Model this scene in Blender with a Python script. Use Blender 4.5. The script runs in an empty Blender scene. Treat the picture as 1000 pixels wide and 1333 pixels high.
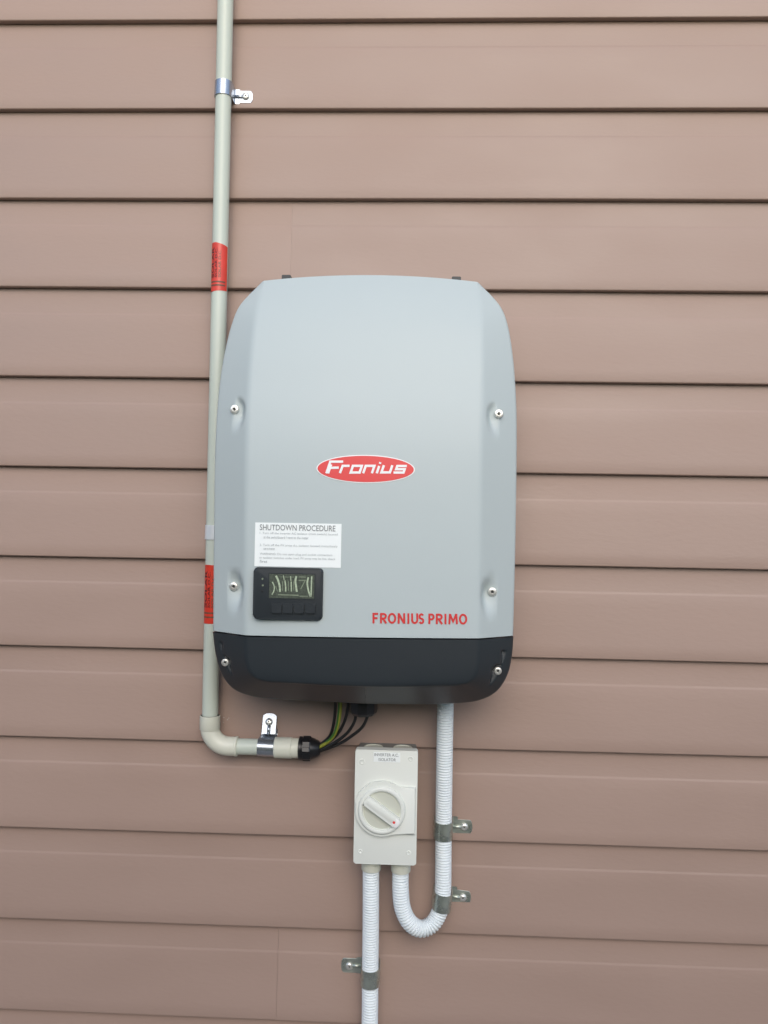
import bpy, bmesh, math, random
from mathutils import Vector, Matrix
from mathutils.bvhtree import BVHTree
random.seed(7)
R = math.radians
C = bpy.context.scene.collection
scene = bpy.context.scene

# ------------------------------------------------------------------ camera, light, exposure
F_PX = 1080.0                       # focal length in pixels of a 1000 x 1333 frame
CAM = Vector((0.0, -1.305, 1.5))
YAW, PITCH, ROLL = R(2.1715), R(0.9008), R(-1.0030)
ROT = Matrix.Rotation(YAW, 3, 'Z') @ Matrix.Rotation(PITCH, 3, 'X') @ Matrix.Rotation(ROLL, 3, 'Y')
cam_data = bpy.data.cameras.new('camera')
cam = bpy.data.objects.new('camera', cam_data); C.objects.link(cam)
cam.matrix_world = Matrix.Translation(CAM) @ (ROT @ Matrix.Rotation(R(90), 3, 'X')).to_4x4()
cam_data.sensor_fit = 'VERTICAL'; cam_data.sensor_height = 24.0
cam_data.lens = 24.0 * F_PX / 1333.0
cam_data.clip_start = 0.02; cam_data.clip_end = 500
scene.camera = cam

SUN_EL, SUN_AZ = 32.0, 174.0        # azimuth from +Y towards +X: high behind the photographer, a little to the right
world = bpy.data.worlds.new('World'); scene.world = world; world.use_nodes = True
wn = world.node_tree.nodes; wl = world.node_tree.links
bg = wn['Background']; bg.inputs['Strength'].default_value = 0.15
sky = wn.new('ShaderNodeTexSky'); sky.sky_type = 'NISHITA'; sky.sun_disc = False
sky.sun_elevation = R(SUN_EL); sky.sun_rotation = R(SUN_AZ)
sky.air_density = 1.0; sky.dust_density = 1.8; sky.ozone_density = 1.0
wl.new(sky.outputs[0], bg.inputs[0])
sun_d = bpy.data.lights.new('sun', 'SUN'); sun_d.energy = 0.6; sun_d.angle = R(50); sun_d.color = (1.0, 0.97, 0.93)
sun = bpy.data.objects.new('sun', sun_d); C.objects.link(sun)
sv = Vector((math.sin(R(SUN_AZ)) * math.cos(R(SUN_EL)), math.cos(R(SUN_AZ)) * math.cos(R(SUN_EL)), math.sin(R(SUN_EL))))
sun.rotation_euler = sv.to_track_quat('Z', 'Y').to_euler(); sun.location = sv * 10
scene.view_settings.view_transform = 'Standard'; scene.view_settings.look = 'None'
scene.view_settings.gamma = 1.0; scene.view_settings.use_curve_mapping = False
scene.view_settings.exposure = 0.58

def at(px, py, y=0.0):
    """world point at depth y that stands at photo pixel px, py"""
    d = ROT @ Vector(((px - 500) / F_PX, 1, (666.5 - py) / F_PX))
    t = (y - CAM.y) / d.y
    return CAM + d * t

# ------------------------------------------------------------------ materials
def mat(name, col, rough=0.5, metal=0.0, var=0.06, vscale=8.0, bump=0.0, bscale=200.0, spec=0.5, coat=0.0, stretch=None, rvar=0.0, rand=0.0):
    m = bpy.data.materials.new(name); m.use_nodes = True
    n = m.node_tree.nodes; l = m.node_tree.links; p = n['Principled BSDF']
    p.inputs['Roughness'].default_value = rough; p.inputs['Metallic'].default_value = metal
    p.inputs['Specular IOR Level'].default_value = spec; p.inputs['Coat Weight'].default_value = coat
    tc = n.new('ShaderNodeTexCoord'); mp = n.new('ShaderNodeMapping')
    l.new(tc.outputs['Object'], mp.inputs['Vector'])
    if stretch: mp.inputs['Scale'].default_value = stretch
    if rand:
        oi = n.new('ShaderNodeObjectInfo'); vm = n.new('ShaderNodeVectorMath'); vm.operation = 'SCALE'
        vm.inputs[0].default_value = (7.3, 3.1, 9.7); l.new(oi.outputs['Random'], vm.inputs['Scale'])
        l.new(vm.outputs[0], mp.inputs['Location'])
    nz = n.new('ShaderNodeTexNoise'); nz.inputs['Scale'].default_value = vscale; nz.inputs['Detail'].default_value = 6
    l.new(mp.outputs[0], nz.inputs['Vector'])
    mx = n.new('ShaderNodeMix'); mx.data_type = 'RGBA'
    mx.inputs[6].default_value = (*[c * (1 - var) for c in col], 1); mx.inputs[7].default_value = (*[min(1, c * (1 + var)) for c in col], 1)
    l.new(nz.outputs['Fac'], mx.inputs[0])
    out = mx.outputs[2]
    if rand:
        hs = n.new('ShaderNodeHueSaturation'); ma = n.new('ShaderNodeMapRange')
        ma.inputs['To Min'].default_value = 1 - rand; ma.inputs['To Max'].default_value = 1 + rand
        l.new(oi.outputs['Random'], ma.inputs['Value']); l.new(ma.outputs[0], hs.inputs['Value'])
        l.new(out, hs.inputs['Color']); out = hs.outputs[0]
    l.new(out, p.inputs['Base Color'])
    if rvar:
        mr = n.new('ShaderNodeMapRange'); mr.inputs['To Min'].default_value = max(0, rough - rvar); mr.inputs['To Max'].default_value = rough + rvar
        mr.inputs['From Min'].default_value = .3; mr.inputs['From Max'].default_value = .7
        l.new(nz.outputs['Fac'], mr.inputs['Value']); l.new(mr.outputs[0], p.inputs['Roughness'])
    if bump:
        nb = n.new('ShaderNodeTexNoise'); nb.inputs['Scale'].default_value = bscale; nb.inputs['Detail'].default_value = 4
        l.new(mp.outputs[0], nb.inputs['Vector'])
        b = n.new('ShaderNodeBump'); b.inputs['Strength'].default_value = bump; b.inputs['Distance'].default_value = 0.001
        l.new(nb.outputs['Fac'], b.inputs['Height']); l.new(b.outputs[0], p.inputs['Normal'])
    return m

M = dict(
    board=mat('painted_board', (0.350, 0.248, 0.203), .5, var=.085, vscale=7, bump=.22, bscale=160, stretch=(.5, 1, 1.3), rvar=.09, rand=.03),
    core=mat('wall_core', (.05, .045, .04), .9),
    concrete=mat('concrete', (.22, .215, .20), .85, var=.2, vscale=12, bump=.5),
    grass=mat('grass_ground', (.07, .1, .035), .95, var=.35, vscale=4, bump=.5, bscale=60),
    grey=mat('silver_grey_plastic', (.46, .525, .53), .47, var=.012, vscale=14, bump=.12, bscale=900, rvar=.02),
    dark=mat('anthracite_plastic', (.024, .030, .035), .38, spec=.38, var=.06, vscale=14, bump=.15, bscale=900),
    black=mat('black_plastic', (.012, .012, .014), .35, var=.1, vscale=30),
    cable=mat('black_cable_sheath', (.012, .012, .012), .5, var=.1),
    earth=mat('earth_cable_sheath', (.26, .28, .035), .5, var=.1),
    earth_green=mat('earth_cable_green', (.05, .15, .02), .5),
    pipe=mat('grey_rigid_pvc', (.55, .605, .53), .38, var=.04, vscale=9, rvar=.04),
    fitting=mat('cream_pvc_fitting', (.66, .67, .57), .42, var=.03, vscale=12),
    corr=mat('white_corrugated_pvc', (.78, .84, .86), .45, var=.02, vscale=10),
    ivory=mat('ivory_abs', (.745, .775, .725), .38, var=.02, vscale=10, bump=.05, bscale=500),
    ivory_dull=mat('ivory_abs_dull', (.56, .58, .50), .5, var=.06, vscale=20),
    base=mat('grey_abs_base', (.2, .21, .2), .5),
    chrome=mat('bright_zinc', (.42, .46, .51), .26, .8, var=.05, vscale=60, bump=.2, bscale=160),
    zinc=mat('zinc_plate', (.80, .84, .88), .3, .35, var=.04, vscale=60),
    galv=mat('galvanised_steel', (.50, .54, .48), .32, .8, var=.35, vscale=55, bump=.5, bscale=140, rvar=.12),
    screw=mat('stainless_screw', (.80, .80, .76), .30, .7, var=.1, vscale=200),
    socket=mat('screw_socket', (.03, .03, .03), .6),
    red=mat('red_print', (.72, .055, .055), .45, var=.02),
    redtext=mat('red_lettering', (.62, .03, .03), .5, var=.02),
    tape=mat('red_warning_tape', (.66, .05, .028), .3, var=.18, vscale=60),
    ink=mat('black_ink', (.03, .008, .008), .5),
    brownink=mat('brown_ink', (.14, .07, .04), .5),
    white=mat('white_print', (.85, .86, .86), .45, var=.01),
    paper=mat('white_label_vinyl', (.88, .93, .92), .35, var=.01),
    greyink=mat('grey_ink', (.22, .24, .25), .6),
    paleink=mat('pale_grey_ink', (.42, .45, .46), .6),
    lcd=mat('display_glass', (.085, .10, .080), .12, var=.85, vscale=520),
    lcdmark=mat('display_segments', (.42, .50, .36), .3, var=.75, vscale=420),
    lcddim=mat('display_segments_dim', (.2, .24, .17), .3, var=.5, vscale=200),
    splat=mat('dried_plaster', (.5, .46, .42), .9),
)

# ------------------------------------------------------------------ object helpers
def link(name, me, m=None, parent=None, smooth=False):
    o = bpy.data.objects.new(name, me); C.objects.link(o)
    if m: me.materials.append(m)
    if parent: o.parent = parent
    if smooth:
        me.polygons.foreach_set('use_smooth', [True] * len(me.polygons))
    return o
def obj(name, bm, m=None, parent=None, smooth=False, sharp=None):
    me = bpy.data.meshes.new(name)
    bmesh.ops.recalc_face_normals(bm, faces=bm.faces[:])
    bm.to_mesh(me); bm.free()
    o = link(name, me, m, parent, smooth)
    if sharp is not None:
        me.polygons.foreach_set('use_smooth', [True] * len(me.polygons)); me.set_sharp_from_angle(angle=R(sharp))
    return o
def thing(name, label, cat, loc=(0, 0, 0), group=None):
    """an Empty at the thing's base; its parts are modelled in its own space"""
    o = bpy.data.objects.new(name, None); C.objects.link(o); o.location = loc; o.empty_display_size = .02
    o['label'] = label; o['category'] = cat
    if group: o['group'] = group
    return o
def tag(o, label, cat, group=None):
    o['label'] = label; o['category'] = cat
    if group: o['group'] = group
    return o
def shift(o, v):
    o.data.transform(Matrix.Translation(-Vector(v))); return o

def poly_prism(bm, pts, y0, y1, bevel=0.0, seg=2):
    """outline pts (x,z) extruded from back y0 to front y1 (y1<y0), front rim bevelled"""
    vb = [bm.verts.new((x, y0, z)) for x, z in pts]; vf = [bm.verts.new((x, y1, z)) for x, z in pts]
    n = len(pts); front = bm.faces.new(vf); bm.faces.new(list(reversed(vb)))
    for i in range(n): bm.faces.new((vb[i], vb[(i + 1) % n], vf[(i + 1) % n], vf[i]))
    if bevel:
        bmesh.ops.bevel(bm, geom=list(front.edges), offset=bevel, segments=seg, profile=.5, affect='EDGES')
    return bm
def rrect(cx, cz, w, h, r, n=5):
    out = []
    for sx, sz, a0 in ((1, 1, 0), (-1, 1, 90), (-1, -1, 180), (1, -1, 270)):
        for i in range(n + 1):
            a = R(a0 + 90 * i / n)
            out.append((cx + sx * (w / 2 - r) + r * math.cos(a), cz + sz * (h / 2 - r) + r * math.sin(a)))
    return out
def circle(cx, cz, r, n=40): return [(cx + r * math.cos(2 * math.pi * i / n), cz + r * math.sin(2 * math.pi * i / n)) for i in range(n)]

def lathe(bm, prof, axis='Z', loc=(0, 0, 0), n=32, cap=True):
    """prof: (r, h) along the axis; axis 'Y' points to the viewer (towards -Y)"""
    L = Vector(loc); rings = []
    for r, h in prof:
        ring = []
        for i in range(n):
            a = 2 * math.pi * i / n; c, s = r * math.cos(a), r * math.sin(a)
            v = {'Z': (c, s, h), 'X': (h, c, s), 'Y': (c, -h, s)}[axis]
            ring.append(bm.verts.new(L + Vector(v)))
        rings.append(ring)
    for a, b in zip(rings, rings[1:]):
        for i in range(n): bm.faces.new((a[i], a[(i + 1) % n], b[(i + 1) % n], b[i]))
    if cap:
        bm.faces.new(rings[0]); bm.faces.new(rings[-1])
    return bm

def cat(pts, n):
    """Catmull-Rom through pts (Vectors), n samples per span"""
    P = [pts[0] * 2 - pts[1]] + list(pts) + [pts[-1] * 2 - pts[-2]]
    out = []
    for i in range(1, len(P) - 2):
        a, b, c, d = P[i - 1:i + 3]
        for k in range(n):
            t = k / n
            out.append(.5 * ((2 * b) + (c - a) * t + (2 * a - 5 * b + 4 * c - d) * t * t + (3 * b - a - 3 * c + d) * t ** 3))
    out.append(P[-2].copy()); return out
def resample(pts, step):
    out = [pts[0].copy()]; acc = 0.0
    for a, b in zip(pts, pts[1:]):
        d = (b - a).length
        while acc + d >= step and d > 0:
            t = (step - acc) / d; a = a.lerp(b, t); out.append(a.copy()); d = (b - a).length; acc = 0.0
        acc += d
    return out
def tube(bm, pts, rad, n=16, cap=True):
    """sweep; rad is a number or a function of the sample index"""
    up = Vector((0, 1, 0)); rings = []
    for i, p in enumerate(pts):
        t = (pts[min(i + 1, len(pts) - 1)] - pts[max(i - 1, 0)]).normalized()
        u = (up - t * up.dot(t))
        u = u.normalized() if u.length > 1e-4 else Vector((1, 0, 0)); up = u; w = t.cross(u)
        r = rad(i) if callable(rad) else rad
        rings.append([bm.verts.new(p + (u * math.cos(2 * math.pi * k / n) + w * math.sin(2 * math.pi * k / n)) * r) for k in range(n)])
    for a, b in zip(rings, rings[1:]):
        for k in range(n): bm.faces.new((a[k], a[(k + 1) % n], b[(k + 1) % n], b[k]))
    if cap:
        bm.faces.new(rings[0]); bm.faces.new(rings[-1])
    return bm
def stroke(bm, pts, w, closed=False, surf=None, y=0.0):
    """flat ribbon of width w along pts (x,z), mitred, laid on surf(x,z) or at depth y"""
    P = [Vector(p) for p in pts]; n = len(P); L = []; Rr = []
    for i, p in enumerate(P):
        a = P[(i - 1) % n] if (i > 0 or closed) else None; b = P[(i + 1) % n] if (i < n - 1 or closed) else None
        d1 = (p - a).normalized() if a is not None else (b - p).normalized()
        d2 = (b - p).normalized() if b is not None else d1
        m = Vector((-(d1 + d2).y, (d1 + d2).x)).normalized(); k = m.dot(Vector((-d1.y, d1.x)))
        m = m * (w / 2 / max(k, .45))
        L.append(p + m); Rr.append(p - m)
    def V(q): return bm.verts.new((q.x, surf(q.x, q.y) if surf else y, q.y))
    Lv = [V(q) for q in L]; Rv = [V(q) for q in Rr]
    for i in range(n if closed else n - 1):
        j = (i + 1) % n; bm.faces.new((Lv[i], Rv[i], Rv[j], Lv[j]))
def text_mesh(s, x0, z0, w, h, name, m, parent, place, bold=0.0, sub=False):
    """lettering fitted into a box w x h whose lower left corner is x0, z0; place(u, v) gives the 3-D point"""
    cu = bpy.data.curves.new(name, 'FONT'); cu.body = s; cu.offset = bold; cu.resolution_u = 3
    o = bpy.data.objects.new(name, cu); C.objects.link(o)
    bpy.context.view_layer.update()
    dg = bpy.context.evaluated_depsgraph_get()
    me = bpy.data.meshes.new_from_object(o.evaluated_get(dg)); bpy.data.objects.remove(o)
    xs = [v.co.x for v in me.vertices]; ys = [v.co.y for v in me.vertices]
    ax, bx, ay, by = min(xs), max(xs), min(ys), max(ys)
    if sub:
        b2 = bmesh.new(); b2.from_mesh(me); bmesh.ops.triangulate(b2, faces=b2.faces[:])
        k2 = (by - ay) / h
        for _ in range(6):
            es = [e for e in b2.edges if abs(e.verts[0].co.y - e.verts[1].co.y) > .0016 * k2]
            if not es: break
            bmesh.ops.subdivide_edges(b2, edges=es, cuts=1); bmesh.ops.triangulate(b2, faces=b2.faces[:])
        b2.to_mesh(me); b2.free()
    for v in me.vertices:
        v.co = place(x0 + (v.co.x - ax) / (bx - ax) * w, z0 + (v.co.y - ay) / (by - ay) * h)
    me.materials.clear()
    return link(name, me, m, parent)
def screw_head(name, parent, x, y, z, r, m=None, hexa=True):
    """pan head facing the viewer with a recessed drive"""
    bm = bmesh.new(); h = r * .55
    lathe(bm, [(r, 0), (r, h * .5), (r * .86, h * .88), (r * .62, h), (r * .40, h), (r * .34, h * .45)], 'Y', (x, y, z), 24)
    s = obj(name, bm, m or M['screw'], parent, sharp=40)
    bm = bmesh.new(); poly_prism(bm, circle(x, z, r * .33, 6), y - h * .46, y - h * .50)
    obj('drive_recess', bm, M['socket'], s)
    return s

# ------------------------------------------------------------------ ground
bm = bmesh.new()
def ground_h(x, y):
    # level strip along the house, then an unseen grassy bank added to shade the low wall, steeper and nearer on the left
    near = -2.3 - 1.1 * sm(-2, 5, x)
    t = sm(0, 2.4, near - y)
    return (2.45 - .6 * sm(-1, 7, x)) * t + (.08 * math.sin(x * 1.7 + y * .6) * t)
def sm(a, b, x):
    t = max(0, min(1, (x - a) / (b - a))); return t * t * (3 - 2 * t)
gxs = [-60, -40, -25, -16] + [-12 + .5 * i for i in range(49)] + [16, 25, 40, 60]
gys = [20, 6, 1, 0] + [-.5 - .25 * i for i in range(30)] + [-10, -14, -22, -40, -80]
gv = [[bm.verts.new((x, y, ground_h(x, y))) for x in gxs] for y in gys]
for a, b in zip(gv, gv[1:]):
    for i in range(len(gxs) - 1): bm.faces.new((a[i], a[i + 1], b[i + 1], b[i]))
g = obj('ground', bm, M['grass'], smooth=True); g['kind'] = 'structure'

bm = bmesh.new()
pv = [bm.verts.new(q) for q in ((-8, .02, .004), (8, .02, .004), (8, -2.1, .004), (-8, -2.1, .004))]
bm.faces.new(pv)
g = obj('path', bm, M['concrete']); g['kind'] = 'structure'  # unseen pale slab, added to bounce light up onto undersides

# ------------------------------------------------------------------ weatherboard wall
EXP = 0.144
def drip(k): return 2.3048 - EXP * k          # height of the lower edge of board k
def wall_y(z):
    s = (drip(0) - z) % EXP
    if s < .040: return .0108 - .0016 * s / .040
    if s < .0425: return .0092 - .0012 * (s - .040) / .0025
    return .0080 * (1 - (s - .0425) / (EXP - .0425))
wall = thing('weatherboard_wall', 'brown painted weatherboard wall that carries all the electrical equipment', 'wall', (0, 0, 0))
def board(k, xa, xb):
    """board whose lower edge is drip(k); its top tucks under the board above"""
    zt = drip(k - 1); zb = drip(k)
    prof = [(.0145, zt + .022), (.0108, zt + .022), (.0108, zt), (.0092, zt - .0388), (.0090, zt - .0398), (.0082, zt - .0420), (.0080, zt - .0430)]
    for i in range(1, 5): prof.append((.0080 * (1 - i / 5), zt - .043 - i / 5 * (EXP - .045)))
    prof += [(.0001, zb + .0030), (.0005, zb + .0013), (.0014, zb + .0004), (.0030, zb), (.0102, zb), (.0107, zb + .003), (.0150, zb + .004)]
    bm = bmesh.new(); n = len(prof)
    nx = max(2, int((xb - xa) / .12)); cols = []
    ph = random.random() * 6
    for i in range(nx + 1):
        x = xa + (xb - xa) * i / nx
        wob = .00035 * math.sin(x * 2.3 + ph) + .0002 * math.sin(x * 6.1 + ph * 2)
        cols.append([bm.verts.new((x, y, z + (wob if 6 < j < n - 2 else 0))) for j, (y, z) in enumerate(prof)])
    for a, b in zip(cols, cols[1:]):
        for j in range(n): bm.faces.new((a[j], b[j], b[(j + 1) % n], a[(j + 1) % n]))
    bm.faces.new(cols[0]); bm.faces.new(cols[-1])
    o = obj('weatherboard', bm, M['board'], wall, sharp=25)
    return o
XA, XB = -2.3, 2.4
j11 = at(361, 1270, .004).x; j3 = at(379, 320, .004).x
for k in range(-4, 15):
    if k == 11:
        board(k, XA, j11 - .00015); board(k, j11 + .00015, XB)
    elif k == 3:
        board(k, XA, j3 - .00006); board(k, j3 + .00006, XB)
    else: board(k, XA, XB)
bm = bmesh.new(); poly_prism(bm, [(XA, .2), (XB, .2), (XB, 2.92), (XA, 2.92)], .12, .016)
obj('wall_frame', bm, M['core'], wall)
bm = bmesh.new(); poly_prism(bm, [(XA, -.2), (XB, -.2), (XB, .284), (XA, .284)], .11, .0155)
obj('plinth', bm, M['concrete'], wall)
# flecks of plaster flicked on the boards beside the elbow
bm = bmesh.new()
for i in range(7):
    p = at(291 + random.random() * 9, 933 + random.random() * 8, .005)
    r = .0005 + random.random() * .0008
    lathe(bm, [(r, 0), (r * .6, r * .5)], 'Y', (p.x, wall_y(p.z) , p.z), 7)
s = obj('plaster_fleck', bm, M['splat'], wall); s['kind'] = 'stuff'

# ------------------------------------------------------------------ inverter
# outline of the outer edge and of the front panel, row by row: left and right, with their depths
G = [((341, 367), (343.5, 365.5), (621.5, 367), (624, 369), -.093, -.095),
     ((325, 382), (338.5, 384), (624.5, 387), (640, 384), -.098, -.109),
     ((310, 400), (334.5, 404), (626.5, 407), (654, 402), -.104, -.121),
     ((300.5, 424), (331, 428), (627.5, 430), (662, 425), -.110, -.132),
     ((292.5, 456), (327.5, 460), (628, 463), (667.5, 458), -.117, -.143),
     ((286.5, 492), (324.5, 496), (628, 498), (671, 495), -.123, -.152),
     ((282, 538), (322.5, 541), (627, 543), (673, 541), -.129, -.161),
     ((279.3, 600), (321, 602), (626, 604), (673, 605), -.133, -.167),
     ((278, 700), (320, 703), (624.5, 705), (671.5, 705), -.135, -.1695),
     ((277, 821), (320, 827), (622.5, 831), (668.5, 827.5), -.136, -.1705)]
D = [((276.5, 823), (320, 829), (622.5, 833), (669, 829.5), -.137, -.1715),
     ((279, 845), (320, 848), (622.5, 852), (667.5, 850), -.137, -.1715),
     ((284, 867), (322, 864), (621.5, 868), (663.5, 872), -.136, -.1715),
     ((292, 884.5), (327, 876), (617.5, 881), (656, 889), -.135, -.1713),
     ((304, 897.5), (336, 883.5), (609, 888.5), (645.5, 901.5), -.133, -.171),
     ((321, 905), (349, 887.5), (597, 891.5), (630, 910), -.131, -.1705),
     ((346, 909.5), (371, 889.5), (579, 893.2), (607, 915), -.129, -.170),
     ((403, 913), (415, 892), (538, 894.8), (556, 917.3), -.128, -.170),
     ((475.9, 916.6), (475.9, 894.3), (476.1, 894.3), (476.1, 916.6), -.128, -.170)]
DEEP = .008
def dense(T, n):
    rs = []
    for oL, iL, iR, oR, E, Fd in T:
        E += DEEP * sm(-.09, -.12, E) if E > -.12 else DEEP
        rs.append((at(*oL, E), at(*iL, Fd), at(*iR, Fd), at(*oR, E)))
    tracks = [cat([r[i] for r in rs], n) for i in range(4)]
    return list(zip(*tracks))
def bez(a, b, c, t): return a * (1 - t) ** 2 + b * 2 * t * (1 - t) + c * t * t
NF = 28
def cross(row, yb, arch, bulge=.0055, crown=None, rO=.004, rI=.006):
    """points from the back left over the front to the back right"""
    oL, iL, iR, oR = row
    cx = (iL.x + iR.x) / 2; hw = max((iR.x - iL.x) / 2, 1e-4)
    def half(o, i, s):
        back = Vector((o.x - s * .0015, yb, o.z)); fr = Vector((i.x - s * .05, i.y - bulge * .3, i.z))
        if abs(fr.x - cx) < 0 or (i.x - cx) * s < .05: fr = Vector((cx, i.y, i.z))
        L = (i - o).length; r1 = min(rO, L * .3); r2 = min(rI, L * .3)
        db = (back - o).normalized(); di = (i - o).normalized(); df = (fr - i)
        df = df.normalized() if df.length > 1e-6 else Vector((-s, 0, 0))
        pts = [back, o + db * r1 * 2]
        pts += [bez(o + db * r1, o, o + di * r1, t) for t in (0, .25, .5, .75, 1)]
        a = o + di * r1; b = i - di * r2
        pts += [a.lerp(b, k / NF) for k in range(1, NF)]
        e = i + df * min(r2, abs(i.x - cx) * .5)
        pts += [bez(b, i, e, t) for t in (0, .2, .4, .6, .8)]
        return pts, e
    Lp, le = half(oL, iL, -1); Rp, re = half(oR, iR, 1)
    mid = []
    for k in range(0, 33):
        t = k / 32; p = le.lerp(re, t); u = 2 * t - 1
        p = p + Vector((0, -bulge * (1 - u * u) * min(1, (re.x - le.x) / .2), 0)); mid.append(p)
    pts = Lp + mid + Rp[::-1]
    for p in pts:
        u = max(-1, min(1, (p.x - cx) / max(hw, .05))); p.z += arch * (1 - u * u)
    return pts
def grid(bm, rows):
    V = [[bm.verts.new(p) for p in r] for r in rows]
    for a, b in zip(V, V[1:]):
        for i in range(len(a) - 1):
            try: bm.faces.new((a[i], a[i + 1], b[i + 1], b[i]))
            except ValueError: pass
    return V
def sm(a, b, x):
    t = max(0, min(1, (x - a) / (b - a))); return t * t * (3 - 2 * t)

inv_o = at(474, 600, 0); inv_o = Vector((inv_o.x, 0, at(474, 917, 0).z))
inverter = thing('solar_inverter', 'silver grey solar inverter with dark lower cover mounted on the brown boards', 'inverter', inv_o)
YB = -.028
SCREWS = [(304, 532, -.150), (303, 764, -.153), (650, 538, -.150), (641.5, 771, -.155)]
scr = [at(x, y, d) for x, y, d in SCREWS]
rows = []
dr = dense(G, 14)
arch = lambda t: .0075 * (1 - sm(0, 4.2, t))
# top face: from the wall side up to the front edge, edge rounded
r0 = dr[0]
for dy, dz in ((.066, -.004), (.03, -.0025), (.008, -.0012), (.0035, -.0006), (.0012, -.0001)):
    rows.append(cross([p + Vector((0, dy, dz)) for p in r0], YB, .0075, rI=.003, rO=.002))
for i, r in enumerate(dr): rows.append(cross(r, YB, arch(i / 14)))
rows.append([p + Vector((0, .003, -.0006)) if p.y < -.1 else p.copy() for p in rows[-1]])
for r in rows:
    for p in r:
        for s in scr:
            sg = -1 if s.x < inv_o.x else 1
            dx, dz = (p.x - s.x) * sg, p.z - s.z
            d = math.hypot(dx, dz / (1.0 if dz > 0 else 2.1))
            m = 1 - sm(.0115, .0190, d)
            if m > 0 and p.y < -.11:
                pad = s.y + .0075 + (dx * -.10)
                if p.y < pad: p.y = p.y + (pad - p.y) * m * (1 if dz > -.010 else max(0, 1 - (-.010 - dz) / .026))
bm = bmesh.new(); V = grid(bm, rows)
bm.faces.new(V[0])
bmesh.ops.recalc_face_normals(bm, faces=bm.faces[:])
bvh = BVHTree.FromBMesh(bm)
def surf(x, z, off=.0006):
    h = bvh.ray_cast(Vector((x, -1, z)), Vector((0, 1, 0)))
    return (h[0].y if h[0] else -.172) - off
me = bpy.data.meshes.new('front_cover'); bm.to_mesh(me); bm.free(); me.transform(Matrix.Translation(-inv_o))
cover = link('front_cover', me, M['grey'], inverter, smooth=True); me.set_sharp_from_angle(angle=R(60))

# dark lower cover
rows = []
dr = dense(D, 12)
rows.append(cross([p + Vector((0, .004, 0)) for p in dr[0]], YB, 0))
for r in dr: rows.append(cross(r, YB, 0, rI=.0045))
cxm = inv_o.x
dscr = [at(292.5, 863, -.1445), at(648.5, 874, -.1445)]
for r in rows[1:]:
    for p in r:
        sg, s = (-1, dscr[0]) if p.x < cxm else (1, dscr[1])
        dx = (p.x - s.x) * sg; dz = p.z - s.z
        if p.y > -.12 or dz > .030: continue
        if dz > .0095: edge = .0048
        elif dz > -.004: edge = min(.0048, -math.sqrt(max(0, .0092 ** 2 - dz * dz)))
        else: edge = -.0083 - (-.004 - dz) * .22
        m = sm(edge - .0012, edge + .0012, dx) * (1 - sm(.026, .030, dz)) * (1 - sm(.040, .046, -dz))
        pad = s.y + .0045 - dx * .08 + dz * .16
        if p.y < pad: p.y += (pad - p.y) * m
bm = bmesh.new(); V = grid(bm, rows)
bm.faces.new(V[0])
last = rows[-1]
o = obj('lower_cover', bm, M['dark'], inverter, sharp=50); shift(o, inv_o)
# thin shadow lip between the covers
# rear housing between cover and wall, with the hanging bracket and the two latch tabs on top
zt, zb = at(480, 380, -.05).z, at(480, 895, -.05).z
xl, xr = at(285, 650, -.1).x, at(666, 650, -.1).x
bm = bmesh.new(); poly_prism(bm, rrect((xl + xr) / 2, (zt + zb) / 2, xr - xl - .03, zt - zb - .02, .03), -.004, -.034, .002)
o = obj('rear_housing', bm, M['dark'], inverter); shift(o, inv_o)
bm = bmesh.new(); poly_prism(bm, rrect((xl + xr) / 2, (zt + zb) / 2, .22, .30, .01), .0124, -.0035, .001)
o = obj('mounting_bracket', bm, M['galv'], inverter); shift(o, inv_o)
for px in (373.5, 594):
    p = at(px, 362.7 if px < 400 else 365, -.078)
    bm = bmesh.new(); poly_prism(bm, rrect(p.x, p.z - .004, .0135, .016, .0012), -.062, -.084, .0008)
    o = obj('latch_tab', bm, M['dark'], inverter); shift(o, inv_o)
for s in scr: 
    o = screw_head('cover_screw', inverter, s.x - inv_o.x, s.y + .0078, s.z - inv_o.z, .0064)
for s in dscr:
    screw_head('cover_screw', inverter, s.x - inv_o.x, s.y + .0050, s.z - inv_o.z, .0055)

# oval badge with its lettering
def on(off):
    return lambda x, z: surf(x, z, off)
bc = at(476, 610.5, -.173); bw = (at(540, 610, -.173).x - at(411.5, 610, -.173).x) / 2; bh = (at(476, 592, -.173).z - at(476, 629, -.173).z) / 2
def disc(name, cx, cz, a, b, off, m, parent):
    bm = bmesh.new(); rings = []
    c = bm.verts.new((cx, surf(cx, cz, off), cz))
    for k in (1, 2, 3, 4):
        rings.append([bm.verts.new((cx + a * k / 4 * math.cos(t), surf(cx + a * k / 4 * math.cos(t), cz + b * k / 4 * math.sin(t), off), cz + b * k / 4 * math.sin(t))) for t in [2 * math.pi * i / 72 for i in range(72)]])
    for i in range(72): bm.faces.new((c, rings[0][i], rings[0][(i + 1) % 72]))
    for p, q in zip(rings, rings[1:]):
        for i in range(72): bm.faces.new((p[i], q[i], q[(i + 1) % 72], p[(i + 1) % 72]))
    o = obj(name, bm, m, parent); shift(o, inv_o); return o
badge = disc('oval_badge', bc.x, bc.z, bw, bh, .0005, M['white'], inverter); badge['label'] = 'red oval badge with slanted white lettering'
disc('badge_field', bc.x, bc.z, bw * .975, bh * .925, .0009, M['red'], badge)
def zp(zx, zy):
    p = at(380 + zx / 5.263, 570 + zy / 5.263, -.173); return (p.x, p.z)
bm = bmesh.new(); lw = .0032
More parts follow.
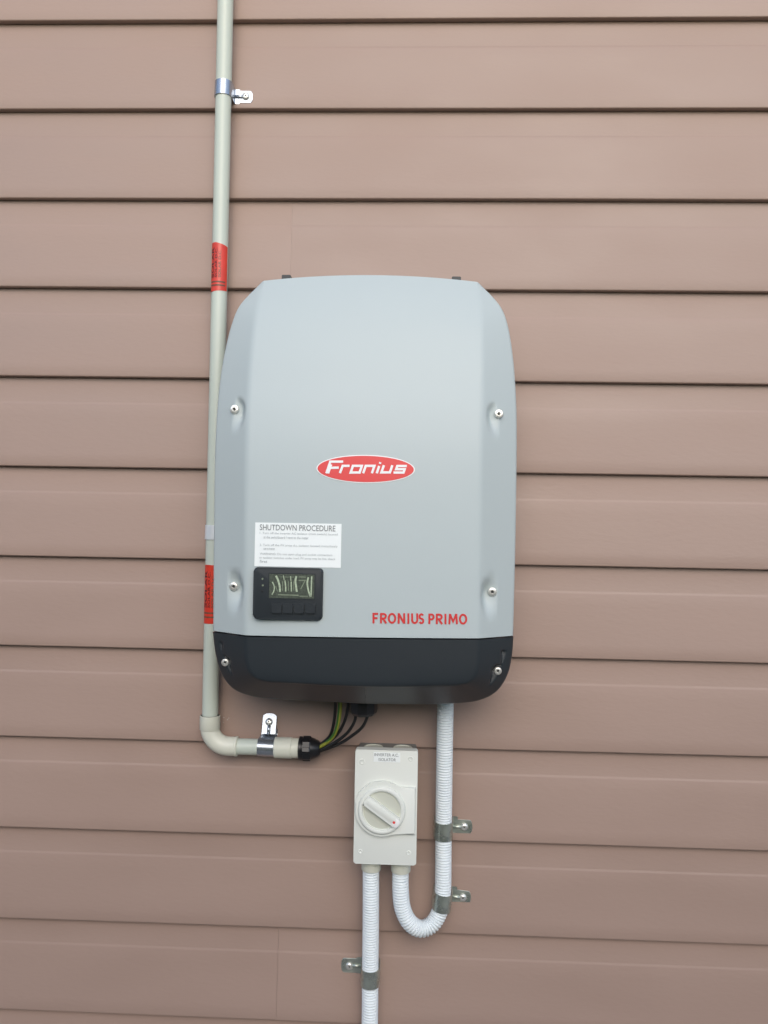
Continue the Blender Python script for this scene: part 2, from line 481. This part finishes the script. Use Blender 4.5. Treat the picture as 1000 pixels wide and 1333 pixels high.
for pts, cl in [([(237, 243), (264, 163), (352, 163)], 0), ([(249, 243), (270, 182)], 0), ([(262, 206), (322, 204)], 0), ([(330, 242), (349, 192), (396, 192)], 0),
                ([(404, 238), (419, 192), (480, 192), (465, 238)], 1), ([(489, 243), (507, 192), (566, 192), (549, 243)], 0),
                ([(582, 243), (599, 193)], 0), ([(603, 178), (607, 167)], 0), ([(631, 188), (614, 237), (672, 237), (689, 188)], 0),
                ([(788, 193), (723, 193), (715, 215), (773, 215), (765, 238), (697, 238)], 0)]:
    stroke(bm, [zp(*q) for q in pts], lw, closed=bool(cl), surf=on(.0013))
o = obj('badge_lettering', bm, M['white'], badge); shift(o, inv_o)
def inv_text(s, px0, px1, ptop, pbot, name, m, parent, off=.0007, bold=0.0):
    a = at(px0, pbot, -.173); b = at(px1, pbot, -.173); c = at(px0, ptop, -.173)
    return text_mesh(s, a.x, a.z, b.x - a.x, c.z - a.z, name, m, parent,
                     lambda u, v: Vector((u, surf(u, v, off), v)) - inv_o, bold)
def arc(cx, cz, rx, rz, a0, a1, n=9): return [(cx + rx * math.cos(R(a0 + (a1 - a0) * k / n)), cz + rz * math.sin(R(a0 + (a1 - a0) * k / n))) for k in range(n + 1)]
# bold condensed capitals: strokes on a 1 x 1 box, (points, closed)
GLYPH = {'F': [([(.14, 0), (.14, 1)], 0), ([(0, .91), (1, .91)], 0), ([(.1, .5), (.88, .5)], 0)],
         'P': [([(.14, 0), (.14, 1)], 0), ([(.14, .91), (.5, .91)] + arc(.5, .68, .38, .23, 85, -85) + [(.5, .45), (.14, .45)], 0)],
         'R': [([(.14, 0), (.14, 1)], 0), ([(.14, .91), (.5, .91)] + arc(.48, .69, .36, .22, 85, -85) + [(.5, .47), (.14, .47)], 0), ([(.42, .47), (.9, 0)], 0)],
         'O': [(arc(.5, .5, .38, .42, 0, 345, 23), 1)],
         'N': [([(.12, 0), (.12, 1)], 0), ([(.88, 0), (.88, 1)], 0), ([(.14, .96), (.86, .04)], 0)],
         'I': [([(.5, 0), (.5, 1)], 0)],
         'U': [([(.13, 1), (.13, .38)] + arc(.5, .36, .37, .28, 180, 360) + [(.87, .38), (.87, 1)], 0)],
         'S': [(arc(.46, .71, .34, .21, 25, 250, 12) + arc(.46, .29, .36, .21, 80, -155, 12), 0)],
         'M': [([(.08, 0), (.16, 1)], 0), ([(.92, 0), (.84, 1)], 0), ([(.16, .97), (.5, .25), (.84, .97)], 0)]}
bm = bmesh.new()
for ch, x0, x1 in [('F', 485.5, 492.5), ('R', 495, 504), ('O', 505, 516), ('N', 518, 527.5), ('I', 530, 533.5), ('U', 535.5, 544.5), ('S', 545.5, 552.3),
                   ('P', 558, 565.5), ('R', 567.5, 576.5), ('I', 578.5, 581.5), ('M', 584, 596), ('O', 597.5, 608.5)]:
    zb_l = 811.0 + (x0 - 485) * .016
    for n_, (pts, cl) in enumerate(GLYPH[ch]):
        P3 = [at(x0 + (x1 - x0) * u, zb_l - 13.6 * v, -.173) for u, v in pts]
        stroke(bm, [(p.x, p.z) for p in P3], .0027, bool(cl), surf=on(.0006 + .00015 * n_))
o = obj('model_lettering', bm, M['redtext'], inverter); shift(o, inv_o)

# shutdown label
def sheet(name, quad, m, parent, off, nx=12, nz=6):
    bm = bmesh.new(); x0, x1, z0, z1 = quad
    g_ = [[bm.verts.new((x0 + (x1 - x0) * i / nx, surf(x0 + (x1 - x0) * i / nx, z0 + (z1 - z0) * j / nz, off), z0 + (z1 - z0) * j / nz)) for i in range(nx + 1)] for j in range(nz + 1)]
    for j in range(nz):
        for i in range(nx): bm.faces.new((g_[j][i], g_[j][i + 1], g_[j + 1][i + 1], g_[j + 1][i]))
    o = obj(name, bm, m, parent); shift(o, inv_o); return o
a = at(332, 680, -.173); b = at(444, 738, -.173)
lab = sheet('instruction_label', (a.x, b.x, b.z - .0012, a.z), M['paper'], inverter, .0006)
lab['label'] = 'white SHUTDOWN PROCEDURE sticker above the display'
inv_text('SHUTDOWN PROCEDURE', 338, 437, 682.5, 690, 'label_title', M['greyink'], lab, .0012, .004)
for s, x0, x1, y in [('1. Turn off the inverter AC isolator (main switch) located', 338, 440, 694.5), ('at the switchboard / next to the meter', 343, 402, 699.5),
                     ('2. Turn off the PV array d.c. isolator located immediately', 338, 440, 710), ('next to inverter', 343, 358, 714.5),
                     ('WARNING: Do not open plug and socket connectors', 338, 433, 721.5), ('or isolator switches under load, PV array may be live, check', 337.5, 437, 726.5), ('first', 338, 348, 731)]:
    inv_text(s, x0, x1, y - 2.2, y + 1.4, 'label_line', M['paleink'], lab, .0012)

# display unit
da = at(331, 738, -.176); db_ = at(420, 807.5, -.176)
dcx, dcz, dw, dh = (da.x + db_.x) / 2, (da.z + db_.z) / 2, db_.x - da.x, da.z - db_.z
dy = surf(dcx, dcz, 0)
bm = bmesh.new(); poly_prism(bm, rrect(dcx, dcz, dw, dh, .0055), dy + .004, dy - .0065, .0035, 3)
disp = obj('display_unit', bm, M['dark'], inverter, sharp=40); shift(disp, inv_o)
YD = dy - .0066
sa = at(351, 747, YD); sb = at(409, 779.5, YD)
def local_prism(name, pts, y0, y1, m, parent, bev=0):
    bm = bmesh.new(); poly_prism(bm, pts, y0, y1, bev); o = obj(name, bm, m, parent); shift(o, inv_o); return o
scx, scz = (sa.x + sb.x) / 2, (sa.z + sb.z) / 2
# frame lip round the screen, the screen itself and what it shows, reflections painted in
bm = bmesh.new(); stroke(bm, rrect(scx, scz, sb.x - sa.x + .002, sa.z - sb.z + .002, .001, 3), .0008, True, y=YD - .0004)
o = obj('screen_frame', bm, M['dark'], disp); shift(o, inv_o)
screen = local_prism('screen', rrect(scx, scz, sb.x - sa.x, sa.z - sb.z, .0008, 3), YD + .001, YD - .0003, M['lcd'], disp)
def dz_(zx, zy):
    p = at(325 + zx / 10, 730 + zy / 10, YD); return (p.x, p.z)
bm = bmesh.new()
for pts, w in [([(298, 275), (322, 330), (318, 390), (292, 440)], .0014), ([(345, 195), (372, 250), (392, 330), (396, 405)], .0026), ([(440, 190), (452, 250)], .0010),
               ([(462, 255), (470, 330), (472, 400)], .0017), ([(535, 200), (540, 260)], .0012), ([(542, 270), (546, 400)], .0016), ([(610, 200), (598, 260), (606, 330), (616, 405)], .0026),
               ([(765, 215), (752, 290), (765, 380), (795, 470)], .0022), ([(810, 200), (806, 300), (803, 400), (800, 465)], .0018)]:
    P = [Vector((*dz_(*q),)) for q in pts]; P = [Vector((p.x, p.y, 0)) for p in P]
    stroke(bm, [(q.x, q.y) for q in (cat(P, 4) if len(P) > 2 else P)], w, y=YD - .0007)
o = obj('screen_segments', bm, M['lcdmark'], screen); shift(o, inv_o)  # pale streaks: display content together with painted-on reflections
bm = bmesh.new()
for pts, w in [([(640, 255), (725, 255), (665, 370)], .0014), ([(430, 265), (432, 390)], .0010), ([(505, 265), (508, 390)], .0010), ([(575, 265), (578, 390)], .0010),
               ([(370, 440), (640, 450)], .0016), ([(650, 460), (760, 462)], .0010), ([(640, 210), (735, 212)], .0012), ([(400, 210), (580, 212)], .0007), ([(340, 330), (365, 400)], .001)]:
    stroke(bm, [dz_(*q) for q in pts], w, y=YD - .0006)
o = obj('screen_segments', bm, M['lcddim'], screen); shift(o, inv_o); o['label'] = 'dim digits of the display'
for i, (zx, zy) in enumerate([(168, 235), (172, 320), (165, 395)]):
    x, z = dz_(zx, zy)
    o = local_prism('indicator_light', circle(x, z, .0013, 12), YD + .001, YD - .0005, M['lcddim' if i < 2 else 'black'], disp)
ka = dz_(285, 545); kb = dz_(860, 700)
local_prism('key_pad', rrect((ka[0] + kb[0]) / 2, (ka[1] + kb[1]) / 2, kb[0] - ka[0], ka[1] - kb[1], .001), YD + .001, YD - .0004, M['dark'], disp, .0003)
for i in range(4):
    x, z = dz_(355 + i * 145, 622)
    local_prism('key', rrect(x, z, .0135, .0125, .0012), YD - .0003, YD - .0024, M['dark'], disp, .0011)

# cable outlets under the inverter
p = at(473, 915, -.062)
bm = bmesh.new(); lathe(bm, [(.0215, .016), (.0215, -.008), (.0205, -.0135), (.017, -.0175), (.010, -.018)], 'Z', (p.x, p.y, p.z), 10)
o = obj('cable_gland', bm, M['black'], inverter, sharp=25); shift(o, inv_o)

# ------------------------------------------------------------------ rigid pipe with elbow
YP = -.0200; RP = .0124
top = at(293.6, 5, YP); bot = at(273.8, 925, YP)
tilt = (bot - top) / (top.z - bot.z)
def pipe_x(z): return top.x + (top.z - z) * tilt.x
ez = at(285, 971, YP).z                               # height of the horizontal run
cz = at(273.8, 931, YP).z
pipe = thing('conduit_pipe', 'pale grey rigid conduit pipe running down the boards and turning under the inverter', 'pipe', (pipe_x(cz), YP, ez))
po = Vector(pipe.location)
bm = bmesh.new(); tube(bm, [Vector((pipe_x(2.95), YP, 2.95)), Vector((pipe_x(1.8), YP, 1.8)), Vector((pipe_x(cz - .01), YP, cz - .01))], RP, 40)
o = obj('straight_pipe', bm, M['pipe'], pipe, sharp=40); shift(o, po)
# elbow: socket, bend, socket
ex = pipe_x(cz); hx = at(309, 970, YP).x
cornr = .030
path = [Vector((ex, YP, cz)), Vector((ex, YP, ez + cornr + .001))]
path += [Vector((ex + cornr - cornr * math.cos(R(a)), YP, ez + cornr - cornr * math.sin(R(a)))) for a in range(6, 91, 7)]
path += [Vector((hx, YP, ez))]
bm = bmesh.new(); tube(bm, path, .0146, 40); o = obj('elbow', bm, M['fitting'], pipe, sharp=50); shift(o, po); elbow = o
bm = bmesh.new(); lathe(bm, [(.0148, 0), (.0157, -.0006), (.0157, -.021), (.0148, -.0222)], 'Z', (ex, YP, cz), 40)
o = obj('socket_rim', bm, M['fitting'], elbow, sharp=40); shift(o, po)
bm = bmesh.new(); lathe(bm, [(.0148, .0), (.0153, .0008), (.0153, .0035), (.0148, .0042)], 'X', (hx - .0035, YP, ez), 40)
o = obj('socket_rim', bm, M['fitting'], elbow, sharp=40); shift(o, po)
gx = at(390, 972, YP).x; c0 = at(357, 972, YP).x
bm = bmesh.new(); tube(bm, [Vector((hx - .005, YP, ez)), Vector((c0 + .01, YP, ez))], RP, 40); o = obj('straight_pipe', bm, M['pipe'], pipe, sharp=40); shift(o, po)
bm = bmesh.new(); lathe(bm, [(RP + .0002, 0), (.0158, .0015), (.0160, .003), (.0160, gx - c0 - .012), (.0152, gx - c0 - .011), (.0152, gx - c0 + .003)], 'X', (c0, YP, ez), 40)
o = obj('coupling', bm, M['fitting'], pipe, sharp=35); shift(o, po)
# black compression gland
bm = bmesh.new()
lathe(bm, [(.0150, -.001), (.0182, .0), (.0182, .0040), (.0172, .0048), (.0172, .0060)], 'X', (gx, YP, ez), 36)
o = obj('gland_body', bm, M['black'], pipe, sharp=35); shift(o, po)
bm = bmesh.new()
lathe(bm, [(.0170, .0055), (.0188, .0065), (.0188, .0165), (.0176, .0185)], 'X', (gx, YP, ez), 8)
g2 = obj('gland_nut', bm, M['black'], pipe, sharp=20); shift(g2, po)
bm = bmesh.new()
lathe(bm, [(.0168, .0180), (.0155, .0225), (.0125, .0290), (.0095, .0320), (.0085, .0320), (.0085, .028)], 'X', (gx, YP, ez), 28)
o = obj('gland_cap', bm, M['black'], pipe, sharp=35); shift(o, po)
for i in range(10):
    a = 2 * math.pi * i / 10 + .2
    bm = bmesh.new(); r1 = .0178
    bmesh.ops.create_cube(bm, size=1, matrix=Matrix.Translation(po + Vector((gx - po.x + .0115, math.cos(a) * r1, math.sin(a) * r1))) @ Matrix.Rotation(a, 4, 'X') @ Matrix.Diagonal((.0115, .0022, .0030, 1)))
    o = obj('grip_rib', bm, M['black'], g2); shift(o, po)

def pipe_sticker(py0, py1, wrap0, wrap1, name_label, skew):
    z1, z0 = at(280, py0, YP).z, at(280, py1, YP).z
    zc = (z0 + z1) / 2; rr = RP + .00035
    bm = bmesh.new(); n = 24; cols = []
    for i in range(n + 1):
        t = i / n; a = R(wrap0 + (wrap1 - wrap0) * t)
        e = -skew * max(0, t - .45) * 1.8
        cols.append([bm.verts.new((pipe_x(z) + rr * math.sin(a), YP - rr * math.cos(a), z)) for z in (z0 - skew * .3 + skew * .5 * t, (z0 + z1) / 2, z1 + e)])
    for a, b in zip(cols, cols[1:]):
        for j in range(2): bm.faces.new((a[j], b[j], b[j + 1], a[j + 1]))
    s = obj('warning_sticker', bm, M['tape'], pipe, smooth=True); shift(s, po); s['label'] = name_label
    def place(off):
        # u runs up the pipe, v round it
        def f(u, v):
            a = v / RP; return Vector((pipe_x(u) + (rr + off) * math.sin(a), YP - (rr + off) * math.cos(a), u)) - po
        return f
    L = z1 - z0
    # lettering reads upwards: rotate the text box so that its baseline follows the pipe
    pf = place(.0003)
    for txt, v0, hh, m, za, zbb in [('SOLAR', -.0120, .0058, M['ink'], z0 + L * .27, z1 - L * .10), ('SOLAR D.C.', -.0048, .0038, M['ink'], z0 + L * .27, z1 - L * .12), ('SOLAR D.C.', .0008, .0038, M['brownink'], z0 + L * .27, z1 - L * .16)]:
        text_mesh(txt, za, v0, zbb - za, hh, 'sticker_lettering', m, s, lambda u, v, v0=v0, hh=hh: pf(u, v0 + hh - (v - v0)), bold=.012, sub=True)
    bm = bmesh.new()
    for q in (.10, .17):
        seg = [(-.012 + .024 * i / 12) for i in range(13)]
        lo = [bm.verts.new(pf(z0 + L * q, v)) for v in seg]; hi = [bm.verts.new(pf(z0 + L * q + .0022, v)) for v in seg]
        for i in range(12): bm.faces.new((lo[i], lo[i + 1], hi[i + 1], hi[i]))
    obj('sticker_bars', bm, M['brownink'], s)
pipe_sticker(318.5, 381, -100, 78, 'upper red SOLAR sticker wrapped round the pipe', .0055)
pipe_sticker(735, 811, -110, 85, 'lower red SOLAR sticker wrapped round the pipe', .001)

# ------------------------------------------------------------------ saddle clamps
def half_saddle(rad, yc, foot, m, width=.0205, wy=.006, screw_m=None, lean=0.0, footdz=0.0):
    """clamp for a pipe along local Z whose centre is (0, yc); foot towards local +X, resting at y = wy. Returns meshes."""
    t = .0013; r = rad + t / 2 + .0003
    path = [Vector((rad + foot * .3, wy - t / 2 - .0001, 0)), Vector((rad + .0035, wy - t / 2 - .0001, 0)), Vector((rad + .0015, wy - t / 2 - .0010, 0)), Vector((r, wy - .004, 0))]
    if yc < wy - .004: path.append(Vector((r, yc, 0)))
    for a in range(10, 181, 10): path.append(Vector((r * math.cos(R(a)), yc - r * math.sin(R(a)), 0)))
    path.append(Vector((-r, wy - .0008, 0)))
    bm = bmesh.new(); rings = []
    for i, p in enumerate(path):
        d = (path[min(i + 1, len(path) - 1)] - path[max(i - 1, 0)]).normalized(); nrm = Vector((d.y, -d.x, 0))
        ring = []
        hw = width / 2
        for z, s in ((-hw, 1), (-hw * .55, 1), (0, 1), (hw * .55, 1), (hw, 1), (hw, -1), (-hw, -1)):
            bulge = .0004 if abs(z) < hw * .3 else 0
            q = p + nrm * (s * t / 2) ; q = q + nrm * (bulge * s); q.z = z; ring.append(bm.verts.new(q))
        rings.append(ring)
    n = 7
    for a, b in zip(rings, rings[1:]):
        for k in range(n): bm.faces.new((a[k], a[(k + 1) % n], b[(k + 1) % n], b[k]))
    bm.faces.new(rings[0]); bm.faces.new(rings[-1])
    bmesh.ops.recalc_face_normals(bm, faces=bm.faces[:])
    me1 = bpy.data.meshes.new('strap'); bm.to_mesh(me1); bm.free(); me1.materials.append(m)
    # foot: flat tongue with a rounded end and a pressed rib
    hw = width * .43; x0 = rad + .0030; x1 = rad + foot
    pts = [(x0, -hw), (x1 - hw * .5, -hw)] + [(x1 - hw * .5 + hw * .5 * math.sin(R(a)) ** .8, -hw * math.cos(R(a))) for a in range(15, 166, 15)] + [(x1 - hw * .5, hw), (x0, hw)]
    bm = bmesh.new(); poly_prism(bm, pts, wy - .0002, wy - .0002 - t, .0004, 1)
    bmesh.ops.recalc_face_normals(bm, faces=bm.faces[:])
    me2 = bpy.data.meshes.new('foot'); bm.to_mesh(me2); bm.free(); me2.materials.append(m)
    bm = bmesh.new(); xs = rad + foot * .62; ys = wy - .0015
    lathe(bm, [(.0060, 0), (.0058, .0012), (.0046, .0026), (.0026, .0032), (.0014, .0032), (.0012, .0020)], 'Y', (xs, ys, .0006), 20)
    bmesh.ops.recalc_face_normals(bm, faces=bm.faces[:])
    me3 = bpy.data.meshes.new('screw'); bm.to_mesh(me3); bm.free(); me3.materials.append(screw_m or M['screw'])
    for me_ in (me3, me1): me_.polygons.foreach_set('use_smooth', [True] * len(me_.polygons)); me_.set_sharp_from_angle(angle=R(35))
    # pressed rib
    bm = bmesh.new()
    rp = [Vector((rad + .0020, wy - .0012, 0)), Vector((rad + foot * .30, wy - .0014, 0)), Vector((xs - .003, wy - .0012, 0))]
    tube(bm, rp, .0028, 12)
    bmesh.ops.recalc_face_normals(bm, faces=bm.faces[:])
    me4 = bpy.data.meshes.new('foot_rib'); bm.to_mesh(me4); bm.free(); me4.materials.append(m)
    me4.polygons.foreach_set('use_smooth', [True] * len(me4.polygons))
    bm = bmesh.new(); poly_prism(bm, circle(xs, .0006, .0013, 4), ys - .0022, ys - .0026)
    me5 = bpy.data.meshes.new('drive_recess'); bm.to_mesh(me5); bm.free(); me5.materials.append(M['socket'])
    for me_ in (me2, me3, me4, me5): me_.transform(Matrix.Translation((0, 0, footdz)))
    if lean:
        T = Matrix.Translation((x1, wy, 0)) @ Matrix.Rotation(R(lean), 4, 'Z') @ Matrix.Translation((-x1, -wy, 0))
        for me_ in (me2, me3, me4, me5): me_.transform(T)
    return me1, me2, me3, me4, me5
def clamp(meshes, label, loc, rot=0.0, group='one-sided saddle clamps holding the conduits', tilt_z=0.0):
    t = thing('saddle_clamp', label, 'clamp', loc, group); t.rotation_euler = (0, rot, 0)
    for me_, nm in zip(meshes, ('strap', 'foot', 'screw', 'foot_rib', 'drive_recess')):
        if nm == 'drive_recess': link(nm, me_, None, last_)
        else:
            q = link(nm, me_, None, t)
            if nm == 'screw': last_ = q
    return t
z = at(291, 112, YP - .012).z
bright = half_saddle(RP, YP, .0300, M['chrome'], width=.0232, wy=wall_y(z - .002))
clamp(bright, 'shiny zinc clamp with its foot on the right near the top of the rigid pipe', (pipe_x(z), 0, z), R(.9))
z = at(275, 693, YP - .012).z
clamp(half_saddle(RP, YP, .0300, M['zinc'], width=.0225, wy=wall_y(z)), 'shiny zinc clamp on the rigid pipe half hidden by the left side of the inverter', (pipe_x(z), 0, z), R(.9))
p = at(345.5, 973, YP - .012)
clamp(half_saddle(RP, YP, .0350, M['chrome'], width=.0258, wy=wall_y(ez + .03), lean=17), 'shiny zinc clamp with upright foot on the horizontal end of the rigid pipe', (p.x, 0, ez), R(-89))

# ------------------------------------------------------------------ corrugated conduits
YC = -.0230; RC = .0128
PITCH_C = .0041
def corrugated(bm, ctrl, n=20):
    pts = resample(cat(ctrl, 24), PITCH_C / 8)
    prof = (RC, RC, RC - .0002, RC - .0008, RC - .0024, RC - .0024, RC - .0008, RC - .0002)
    tube(bm, pts, lambda i: prof[i % 8], n)
P_ = lambda x, y, d=YC: at(x, y, d)
isoY = -.036
ctrl = [P_(580.5, 880, -.045), P_(580, 918, -.040), P_(579.2, 960, -.036), P_(578.4, 1010, -.032), P_(577.6, 1075), P_(577.2, 1130), P_(576.6, 1160), P_(573.5, 1183, -.0232), P_(563.5, 1202, -.026), P_(548, 1209, -.030), P_(533.5, 1201, -.034), P_(524.5, 1183, -.035), P_(521.6, 1160, isoY), P_(521.6, 1124, isoY)]
bm = bmesh.new(); corrugated(bm, ctrl)
co = obj('corrugated_conduit', bm, M['corr'], smooth=True)
tag(co, 'white corrugated conduit looping from under the inverter up into the right isolator gland', 'conduit')
a = P_(483, 1124, isoY); b = P_(482.8, 1200, -.032); c = P_(482, 1271)
ctrl = [a, b, c, P_(481.3, 1340), Vector((P_(481.3, 1340).x - .001, YC, .45)), Vector((P_(481.3, 1340).x - .001, YC, .02))]
bm = bmesh.new(); corrugated(bm, ctrl)
co = obj('corrugated_conduit', bm, M['corr'], smooth=True)
tag(co, 'white corrugated conduit running straight down from the left isolator gland', 'conduit')
for px, py, s, lab in [(577.5, 1080.5, 0, 'dull galvanised clamp with right-hand foot, upper one of the pair on the looped white conduit'),
                       (576, 1173, 0, 'dull galvanised clamp with right-hand foot just above the bend of the white conduit'),
                       (482, 1271, 1, 'dull galvanised clamp with left-hand foot on the straight white conduit')]:
    p = at(px, py, YC - .012); pc = at(px, py, YC)
    wy = wall_y(p.z)
    clamp(half_saddle(RC, YC, .0330 if not s else .0345, M['galv'], width=.0262, wy=wy, footdz=0 if s else -.0025), lab, (pc.x, 0, pc.z), R(180) if s else R(1.2 if py < 1100 else 6))

# ------------------------------------------------------------------ isolator switch
YI = -.066
tl, tr, bl, br = at(462.5, 976.5, YI), at(544.3, 977, YI), at(460.3, 1124, YI), at(541.8, 1127, YI)
ix = (tl.x + tr.x + bl.x + br.x) / 4; iz = (tl.z + tr.z + bl.z + br.z) / 4
iw = ((tr.x - tl.x) + (br.x - bl.x)) / 2; ih = ((tl.z - bl.z) + (tr.z - br.z)) / 2
iso = thing('isolator_switch', 'ivory rotary isolator switch box below the inverter', 'switch', (ix, 0, iz - ih / 2))
io = Vector(iso.location)
def ip(name, pts, y0, y1, m, parent, bev=0, seg=2, sharp=40):
    bm = bmesh.new(); poly_prism(bm, pts, y0, y1, bev, seg); o = obj(name, bm, m, parent, sharp=sharp); shift(o, io); return o
ip('base_box', rrect(ix, iz - .0025, iw - .0035, ih - .0085, .004), .0005, -.050, M['base'], iso)
lid = ip('lid', rrect(ix, iz, iw, ih, .0032), -.0502, YI, M['ivory'], iso, .0012, 3)
kc = at(497, 1054.5, YI - .006)
kx, kz = kc.x, kc.z; sc = 1.235 / F_PX
Rb = 34 * sc; xr_ = ix + iw / 2 - .0022; zt_ = kz + 29.5 * sc; zb_ = kz - 30.5 * sc
pts = [(xr_, zb_), (xr_, zt_)]
# concave blend from the right-hand block into the round boss
a1 = math.degrees(math.acos((16 * sc) / Rb))
pts += [(kx + 27 * sc, zt_), (kx + 21 * sc, zt_ + .6 * sc)]
pts += [(kx + Rb * 1.04 * math.cos(R(a)), kz + 1.5 * sc + Rb * 1.04 * math.sin(R(a))) for a in range(62, 181, 7)]
pts += [(kx + Rb * math.cos(R(a)), kz + Rb * math.sin(R(a))) for a in range(187, 298, 7)]
pts += [(kx + 19 * sc, zb_)]
boss = ip('boss', pts, YI + .001, YI - .0065, M['ivory'], lid, .0022, 3, 35)
bm = bmesh.new()
lathe(bm, [(31 * sc, 0), (30.3 * sc, .0030), (29.3 * sc, .0042), (27 * sc, .0046), (25.3 * sc, .0040), (24.8 * sc, .0025), (24.8 * sc, -.0002)], 'Y', (kx, YI - .0063, kz), 64, cap=False)
o = obj('knob_ring', bm, M['ivory'], iso, sharp=40); shift(o, io)
knob = ip('knob', circle(kx, kz, 23.6 * sc, 56), YI - .006, YI - .0072, M['ivory_dull'], iso)
# handle bar
ang = math.atan2(-(1072 - 1043), 517 - 475.5)
def rot2(pts, a, cx, cz_): return [(cx + x * math.cos(a) - z * math.sin(a), cz_ + x * math.sin(a) + z * math.cos(a)) for x, z in pts]
bar = ip('handle', rot2(rrect(0, 0, 51 * sc, 13.5 * sc, .0030), ang, kx, kz), YI - .0070, YI - .0150, M['ivory'], knob, .0018, 3)
bar2 = ip('grip_face', rot2(rrect(0, .0008, 44 * sc, 6.5 * sc, .0022), ang, kx, kz), YI - .0149, YI - .0160, M['ivory'], knob, .0008, 2)
rd = rot2([(20.5 * sc, -.0010)], ang, kx, kz)[0]
o = ip('pointer', rot2(rrect(22.8 * sc, -.0006, 9 * sc, 10.5 * sc, .0028), ang, kx, kz), YI - .0105, YI - .0156, M['white'], knob, .001, 2)
d_ = ip('pointer_dot', circle(rd[0], rd[1], 1.7 * sc, 16), YI - .0150, YI - .0163, M['red'], knob)
# lid screws, small moulded marks
for px, py, r in [(471.5, 991.5, 3.0), (469, 1108.5, 2.4), (532, 1110.5, 2.6), (535, 988, 2.6)]:
    p = at(px, py, YI)
    bm = bmesh.new(); lathe(bm, [(r * sc * 1.3, 0), (r * sc * 1.1, .0008), (r * sc * .8, .0008), (r * sc * .55, .0003), (r * sc * .3, .0003)], 'Y', (p.x, YI + .0001, p.z), 20)
    o = obj('lid_screw', bm, M['ivory'], lid, sharp=40); shift(o, io)
# blanking plugs on the top edge
for px in (486.5, 524.5):
    p = at(px, 970, -.027)
    bm = bmesh.new(); lathe(bm, [(.0150, 0), (.0150, .0018), (.0138, .0030), (.0120, .0030), (.0115, .0020)], 'Z', (p.x, -.030, iz + ih / 2 - .0069), 36)
    o = obj('blanking_plug', bm, M['ivory_dull'], iso, sharp=35); shift(o, io)
# tape label
a = at(486.5, 979, YI); b = at(521, 992.5, YI)
lb = ip('switch_label', [(a.x, b.z), (b.x, b.z), (b.x, a.z), (a.x, a.z)], YI + .0001, YI - .0004, M['paper'], lid)
def iso_text(s, px0, px1, pt, pb, name):
    a = at(px0, pb, YI); b = at(px1, pb, YI); c = at(px0, pt, YI)
    text_mesh(s, a.x, a.z, b.x - a.x, c.z - a.z, name, M['greyink'], lb, lambda u, v: Vector((u, YI - .0008, v)) - io, .003)
iso_text('INVERTER A.C.', 487.5, 519, 980.2, 984, 'label_line'); iso_text('ISOLATOR', 493, 515.5, 986.5, 990.3, 'label_line')
# glands at the bottom
for px, w in ((483.2, 1.0), (521.8, 1.04)):
    p = at(px, 1135, isoY); zt_g = iz - ih / 2 + .0022; L = .0225 * w
    bm = bmesh.new()
    lathe(bm, [(.0142, 0), (.0142, -L * .55), (.0148, -L * .56), (.0150, -L * .92), (.0142, -L), (.0125, -L)], 'Z', (p.x, isoY, zt_g), 36)
    o = obj('conduit_gland', bm, M['fitting'], iso, sharp=35); shift(o, io)

# ------------------------------------------------------------------ cables
gxn = gx + .028
def cable(name_label, m, ctrl, r, cat_='cable'):
    bm = bmesh.new(); tube(bm, cat([Vector((gxn - .015, YP + ctrl[0][0], ez + ctrl[0][1])), Vector((gxn, YP + ctrl[0][0], ez + ctrl[0][1]))] + [at(*q) for q in ctrl[1]], 8), r, 12)
    o = obj('cable', bm, m, smooth=True); tag(o, name_label, cat_); return o
cable('black cable on the far left of the bundle rising into the inverter', M['cable'], ((.000, .005), [(428, 960, -.025), (434, 944, -.035), (436.5, 922, -.05), (437, 900, -.06)]), .0023)
ec = cable('green and yellow earth cable rising beside the leftmost black cable', M['earth'], ((-.003, .002), [(431, 962, -.030), (439.5, 946, -.042), (443, 922, -.055), (442.5, 900, -.06)]), .0027)
cable('black cable directly right of the yellow earth cable in the bundle', M['cable'], ((.003, 0), [(434, 961, -.028), (446, 945, -.040), (453, 922, -.055), (454, 900, -.06)]), .0024)
st = cable('stripe', M['earth_green'], ((-.0022, .002), [(430.2, 962, -.0302), (438.6, 946, -.0422), (442, 922, -.0552), (441.6, 900, -.0602)]), .0024)
st.name = 'green_stripe'; st.parent = ec; del st['label']; del st['category']
cable('thin black cable entering the left side of the black gland under the inverter', M['cable'], ((-.004, -.003), [(437, 966, -.030), (453, 953, -.042), (462, 938, -.055), (463, 925, -.06)]), .0024)
cable('black cable entering the right side of the black gland under the inverter', M['cable'], ((.001, -.005), [(440, 969, -.028), (458, 958, -.042), (472, 946, -.055), (478.5, 932, -.062), (479, 922, -.062)]), .0024)
